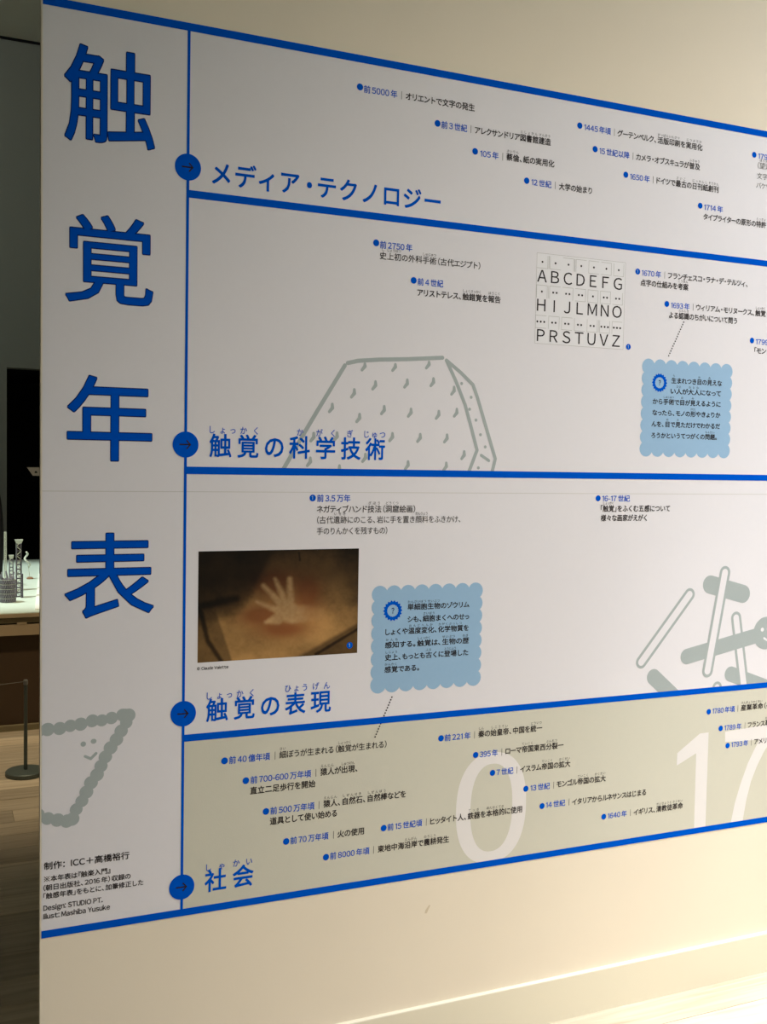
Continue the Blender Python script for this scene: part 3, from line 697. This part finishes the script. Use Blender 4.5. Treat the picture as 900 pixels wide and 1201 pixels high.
for p, q, ra, rb_ in (((430,345),(335,305),.026,.012),((450,310),(370,225),.026,.016),((470,290),(425,190),.024,.014),((505,300),(500,190),.027,.019),((440,390),(385,408),.045,.020),((520,370),(640,370),.085,.07)):
    d = np.minimum(d, S(p, q, ra, rb_))
hand = (1 - ss(d + wob*.30, -.022, .022))*(1 - .85*ss(U, .56, .72))*(.72+.5*vnoise(40))
hc = np.stack([.34+.16*fb, .20+.10*fb, .085+.05*fb], -1)*(.70+.45*ss(V, .25, .7))[..., None]
base = base*(1-hand[..., None]*.88) + hc*hand[..., None]*.88
base = np.clip(base*1.0 + .006, .003, 1)
me = bpy.data.meshes.new('cave_photo')
vs = [(x0+(x1-x0)*u, -lift(.0018), z1-(z1-z0)*v_) for u, v_ in zip(U.ravel(), V.ravel())]
fs = []
for j in range(NZ):
    for i in range(NX):
        q = j*(NX+1)+i; fs.append((q, q+NX+1, q+NX+2, q+1))
me.from_pydata(vs, [], fs)
at = me.color_attributes.new('print', 'FLOAT_COLOR', 'POINT')
at.data.foreach_set('color', np.concatenate([base, np.ones(base.shape[:2]+(1,))], -1).astype('f').ravel())
mp = mat('printed_photograph', (.1, .08, .05), .5, spec=.05); ntp = mp.node_tree
an = ntp.nodes.new('ShaderNodeAttribute'); an.attribute_name = 'print'
ntp.links.new(an.outputs['Color'], ntp.nodes['Principled BSDF'].inputs['Base Color'])
me.materials.append(mp)
photo = bpy.data.objects.new('cave_photo', me); COL.objects.link(photo); photo.parent = PANEL; photo['label'] = 'dark brown cave photograph of a pale hand print'
photo.matrix_parent_inverse = Matrix.Translation(-world_loc(PANEL))
c = W(410.2,756.8); part(MB().flat(disc(c, .0080), .0024), 'number_bullet', M_BLUE, photo)
a = MB(); put(a, '1', B, c[0]-.0030, c[1]-.0040, .011, .0115, .0029); part(a, 'bullet_number', M_LBLUE, photo)
a = MB(); text_line(a, '©Claude Valette', (231.2,784.2), 267.8, .0092, B, .0026); part(a, 'photo_caption', M_BLACK, photo)

# credits -----------------------------------------------------------------
for s, p0, xe, em, wt in CREDIT:
    a = MB(); text_line(a, s, p0, xe, em, wt, .0026); part(a, 'credit_line', M_BLACK)

# ------------------------------------------------------------------ hall behind: exhibit table, towers, barrier
M_TW = mat('pale_oak_edge', (.42, .32, .20), .5, .12, 8)
M_TO = mat('olive_table_band', (.20, .165, .09), .55, .1, 8)
M_TB = mat('dark_brown_panel', (.055, .03, .012), .6, .15, 5)
M_TOP = mat('white_table_top', (.62, .72, .64), .45, .03, 30)
M_RIM = mat('bright_white_rim', (.93, .95, .90), .4)
M_MET = mat('grey_openwork_plastic', (.24, .235, .28), .4, .3, 60)
M_MET2 = mat('pale_openwork_plastic', (.55, .60, .52), .4, .2, 60)
M_DMET = mat('dark_openwork_plastic', (.085, .08, .11), .45, .2, 60)
YF = on_z(24, 857, 0).y                       # front of the table
TH = on_y(24, 719.5, YF).z                    # height of the table top
YB = on_z(24, 657, TH).y
tx = on_y(50, 719, YF).x + .25; txl = -1.6
tab = thing('exhibit_table', ((tx+txl)/2, (YF+YB)/2, 0), 'long exhibit table with glowing white top and dark brown base behind the wall edge', 'table')
zz = lambda py: on_y(24, py, YF).z
part(MB().box(txl, tx, YF-.01, YB, zz(724), TH), 'table_edge', M_TW, tab)
part(MB().box(txl+.01, tx-.01, YF, YB-.01, zz(730.5), zz(725)), 'upper_band', M_TO, tab)
part(MB().box(txl+.01, tx-.01, YF-.004, YB-.01, zz(745), zz(732.5)), 'apron', M_TW, tab)
part(MB().box(txl+.02, tx-.02, YF+.02, YB-.02, zz(732.5), zz(730.5)), 'shadow_gap', M_DARK, tab)
spx = on_y(26, 731, YF).x
for i in range(-4, 3):
    s0 = on_y(20, 731, YF).x + i*.30; part(MB().box(s0, s0+.05, YF-.004, YF+.02, zz(733), zz(730)), 'spacer_block', M_TW, tab)
part(MB().box(txl+.03, tx-.03, YF+.03, YB-.03, .03, zz(745)), 'base_panel', M_TB, tab)
part(MB().box(txl+.0, tx, YF-.0, YB, 0, .03), 'plinth_foot', M_TO, tab)
part(MB().box(txl+.005, tx-.005, YF-.005, YB-.005, TH, TH+.004), 'table_top', M_TOP, tab)
ra, rb2 = on_z(41, 716.5, TH), on_z(47, 658, TH)
q = MB(); h_ = TH+.012; wv = .20
q.add([(ra.x, ra.y, TH+.003), (ra.x+wv, ra.y, TH+.003), (rb2.x+wv, rb2.y, TH+.003), (rb2.x, rb2.y, TH+.003), (ra.x, ra.y, h_), (ra.x+wv, ra.y, h_), (rb2.x+wv, rb2.y, h_), (rb2.x, rb2.y, h_)],
      [(0,3,2,1),(4,5,6,7),(0,1,5,4),(1,2,6,5),(2,3,7,6),(3,0,4,7)])
part(q, 'white_rim', M_RIM, tab)
TT = TH + .004
def at_base(px, py):                           # a spot on the table top
    return on_z(px, py, TT)
def scale_at(p):                               # metres per pixel there
    return (p - Vector((0, -DIST, EYE))).dot(FWD) / FPX
def tower(px, pbase, ptop, wpx, label, bays=None, cap=0, m=M_MET, r_=.0022, name='openwork_tower', dense=True, cat='sculpture'):
    p = at_base(px, pbase); s = scale_at(p); h = (pbase - ptop)*s; w = wpx*s/2
    t = thing(name, (p.x, p.y, TT), label, cat, 'openwork towers on the white table')
    posts = MB()
    for sx_ in (-1, 1):
        for sy_ in (-1, 1): posts.bar((p.x+sx_*w, p.y+sy_*w, TT), (p.x+sx_*w*.85, p.y+sy_*w*.85, TT+h), r_*1.3)
    part(posts, 'corner_posts', m, t)
    rungs = MB(); nb = bays or max(3, int(h/(w*1.3)))
    for i in range(nb+1):
        z = TT + h*i/nb; k_ = w*(1-.15*i/nb)
        z = max(z, TT+.002)
        cs = [(p.x-k_, p.y-k_, z), (p.x+k_, p.y-k_, z), (p.x+k_, p.y+k_, z), (p.x-k_, p.y+k_, z)]
        for j in range(4): rungs.bar(cs[j], cs[(j+1)%4], r_)
    part(rungs, 'rungs', m, t)
    br = MB()
    for i in range(nb):
        z0_, z1_ = TT + h*i/nb, TT + h*(i+1)/nb; k_ = w*.93
        sg = 1 if i % 2 else -1
        br.bar((p.x-k_*sg, p.y-k_, z0_+.003), (p.x+k_*sg, p.y-k_, z1_), r_); br.bar((p.x+k_, p.y-k_*sg, z0_+.003), (p.x+k_, p.y+k_*sg, z1_), r_)
        br.bar((p.x-k_, p.y+k_*sg, z0_+.003), (p.x-k_, p.y-k_*sg, z1_), r_)
    part(br, 'braces', M_MET2, t)
    if cap:
        c_ = MB(); cw = cap*s/2; c_.add([(p.x-w, p.y-w, TT+h-.012), (p.x+w, p.y-w, TT+h-.012), (p.x+w, p.y+w, TT+h-.012), (p.x-w, p.y+w, TT+h-.012),
             (p.x-cw, p.y-cw, TT+h+.012), (p.x+cw, p.y-cw, TT+h+.012), (p.x+cw, p.y+cw, TT+h+.012), (p.x-cw, p.y+cw, TT+h+.012)],
             [(0,3,2,1),(4,5,6,7),(0,1,5,4),(1,2,6,5),(2,3,7,6),(3,0,4,7)])
        part(c_, 'flared_cap', M_MET2, t)
    return t, p, s, h, w
tower(22, 700, 635, 5.5, 'tallest openwork tower with flared cap, near middle of the white table', 12, 9, M_DMET, .0028)
tower(13.2, 686, 653, 4.2, 'thin grey openwork tower with small cap, left of the tallest tower', 8, 5.5, M_DMET, .0022)
tower(6.2, 688, 624, 2.2, 'slender pale openwork spire at the left of the towers', 14, 0, M_MET2, .0020)
tower(48.3, 674, 656, 3.2, 'short openwork tower half hidden by the display wall edge', 5, 0, M_DMET, .0022)
# solid dark slab beside the tall tower
p = at_base(25.6, 700.8); s = scale_at(p)
sl = thing('dark_ribbed_slab', (p.x, p.y, TT), 'dark ribbed slab standing against the right side of the tallest tower', 'sculpture')
part(MB().box(p.x-1.3*s, p.x+1.4*s, p.y-.012, p.y+.012, TT, TT+28*s), 'slab', M_DMET, sl)
a = MB()
for i in range(14): a.box(p.x-1.35*s, p.x-.2*s, p.y-.016, p.y-.012, TT+.006+i*2*s, TT+.006+(i*2+1)*s)
part(a, 'ribs', M_MET, sl)
# drum of slanting ribs
p = at_base(8.5, 706); s = scale_at(p); r = 9.3*s; h = 27*s
dr = thing('ribbed_drum', (p.x, p.y, TT), 'wide round drum of slanting grey ribs in front of the towers', 'sculpture')
a = MB(); a.lathe(p.x, p.y, [(r*.86, TT), (r*.86, TT+h*.97)], 28); part(a, 'dark_core', M_DMET, dr)
a = MB()
for i in range(26):
    for k in range(5):
        a0 = 2*math.pi*(i + .35*k)/26; a1 = a0 + .16
        a.bar((p.x+r*math.cos(a0), p.y+r*math.sin(a0), TT+.003+h*k/5), (p.x+r*math.cos(a1), p.y+r*math.sin(a1), TT+h*(k+.86)/5), .0028, 5)
part(a, 'slanting_ribs', M_MET, dr)
a = MB()
for k in range(1, 6):
    z = TT + h*k/5 - .002
    for i in range(26):
        a0, a1 = 2*math.pi*i/26, 2*math.pi*(i+1)/26; a.bar((p.x+r*math.cos(a0), p.y+r*math.sin(a0), z), (p.x+r*math.cos(a1), p.y+r*math.sin(a1), z), .0018, 4)
part(a, 'hoops', M_MET2, dr)
a = MB()
for i in range(9):
    ang = i*.7; a.bar((p.x+r*.7*math.cos(ang), p.y+r*.7*math.sin(ang), TT+h*.95), (p.x+r*.85*math.cos(ang+.3), p.y+r*.85*math.sin(ang+.3), TT+h*(1.08+.12*(i % 3))), .0045, 5)
part(a, 'upright_prongs', M_MET, dr)
# twisted piece on a fine stem
p = at_base(35, 679); s = scale_at(p)
tw = thing('twisted_form', (p.x, p.y, TT), 'small pale twisted form on a fine stem with brown foot', 'sculpture')
part(MB().lathe(p.x, p.y, [(.020, TT), (.024, TT+.006), (.012, TT+.014)], 12), 'foot', mat('brown_foot', (.25, .12, .06), .6), tw)
part(MB().bar((p.x, p.y, TT+.01), (p.x-.012, p.y, TT+18*s), .0018), 'stem', M_MET2, tw)
a = MB(); pts = []
for i in range(11):
    t = i/10; pts.append(Vector((p.x-.008 + .014*math.sin(t*9) - t*.022, p.y + .014*math.cos(t*9), TT + (14+18*t)*s)))
for q0, q1 in zip(pts, pts[1:]): a.bar(q0, q1, .0068, 6)
part(a, 'twist', M_MET2, tw)
# black rounded form at the far left
p = at_base(-3.2, 693); s = scale_at(p)
a = MB(); hh = 121*s
a.lathe(p.x, p.y, [(r0*s, TT + hh*t) for r0, t in ((3.6,0),(4.8,.05),(5.6,.15),(6.4,.3),(7.0,.45),(7.0,.58),(6.3,.70),(5.2,.82),(3.6,.92),(1.2,1.0))], 24)
tag(a.build('black_rounded_form', mat('matt_black', (.008, .008, .010), .6, spec=.2), smooth=True), 'tall smooth black rounded form on the left end of the white table', 'sculpture')

# caption stand in the dark opening
yc = HB - .35; A0 = on_y(31.6, 548, yc); A1 = on_y(52, 548, yc); A2 = on_y(38, 557.8, yc)
cs_ = thing('caption_stand', ((A0.x+A1.x)/2, yc, 0), 'dim caption stand with tilted beige plate in the black opening', 'stand')
q = MB(); q.add([(A0.x, yc, A0.z), (A1.x+.10, yc, A0.z), (A1.x+.02, yc-.05, A2.z), (A2.x, yc-.05, A2.z), (A0.x, yc+.01, A0.z), (A1.x+.10, yc+.01, A0.z), (A1.x+.02, yc-.04, A2.z), (A2.x, yc-.04, A2.z)],
   [(0,3,2,1),(4,5,6,7),(0,1,5,4),(1,2,6,5),(2,3,7,6),(3,0,4,7)])
part(q, 'caption_plate', mat('beige_plate', (.50, .40, .30), .6), cs_)
c = on_y(42.3, 554, yc-.05); q = MB(); q.lathe(c.x, 0, [(.012, 0), (.012, .004)], 12)
q.v = [(x, yc-.03-z, c.z + y) for x, y, z in q.v]; part(q, 'black_knob', M_DARK, cs_)
part(MB().bar(((A0.x+A1.x)/2+.05, yc+.02, .02), ((A0.x+A1.x)/2+.05, yc+.02, A0.z-.03), .012, 10), 'post', mat('dull_brown_metal', (.06, .045, .03), .5), cs_)
part(MB().lathe((A0.x+A1.x)/2+.05, yc+.02, [(.14, 0), (.14, .012), (.02, .02)], 24), 'base', M_DARK, cs_)

# low barrier: weighted round bases, thin posts, one cord
M_ST = mat('grey_green_steel', (.10, .125, .115), .5, .08, 20, metal=.3)
def stanchion(x, y, label, ref=None):
    t = thing('stanchion', (x, y, 0), label, 'stanchion', 'low barrier posts')
    part(MB().lathe(x, y, [(.086, 0), (.0905, .003), (.0905, .019), (.087, .0225), (.012, .026)], 40), 'base', M_ST, t)
    part(MB().lathe(x, y, [(.0085, .024), (.0085, .428)], 16), 'post', M_ST, t)
    part(MB().lathe(x, y, [(.0092, .426), (.0105, .430), (.0105, .446), (.008, .450)], 16), 'cap', mat('grey_cap', (.25, .25, .24), .4, metal=.5), t)
    return t
bp_ = on_z(30.0, 905.5, .012); th_ = on_y(30.0, 799, bp_.y).z
stanchion(bp_.x, bp_.y, 'low grey barrier post on a round base beside the left edge of the display wall')
s2 = (bp_.x - 1.5, bp_.y + .0)
stanchion(s2[0], s2[1], 'low grey barrier post outside the left edge of the picture')
a = MB(); prev = None
for i in range(17):
    t = i/16; q = Vector((bp_.x - 1.5*t, bp_.y, .441 - .03*math.sin(math.pi*t)))
    if prev is not None: a.bar(prev, q, .0016, 6)
    prev = q
tag(a.build('barrier_cord', mat('grey_cord', (.16, .155, .14), .7)), 'thin grey cord stretched level from the low barrier post', 'cord')
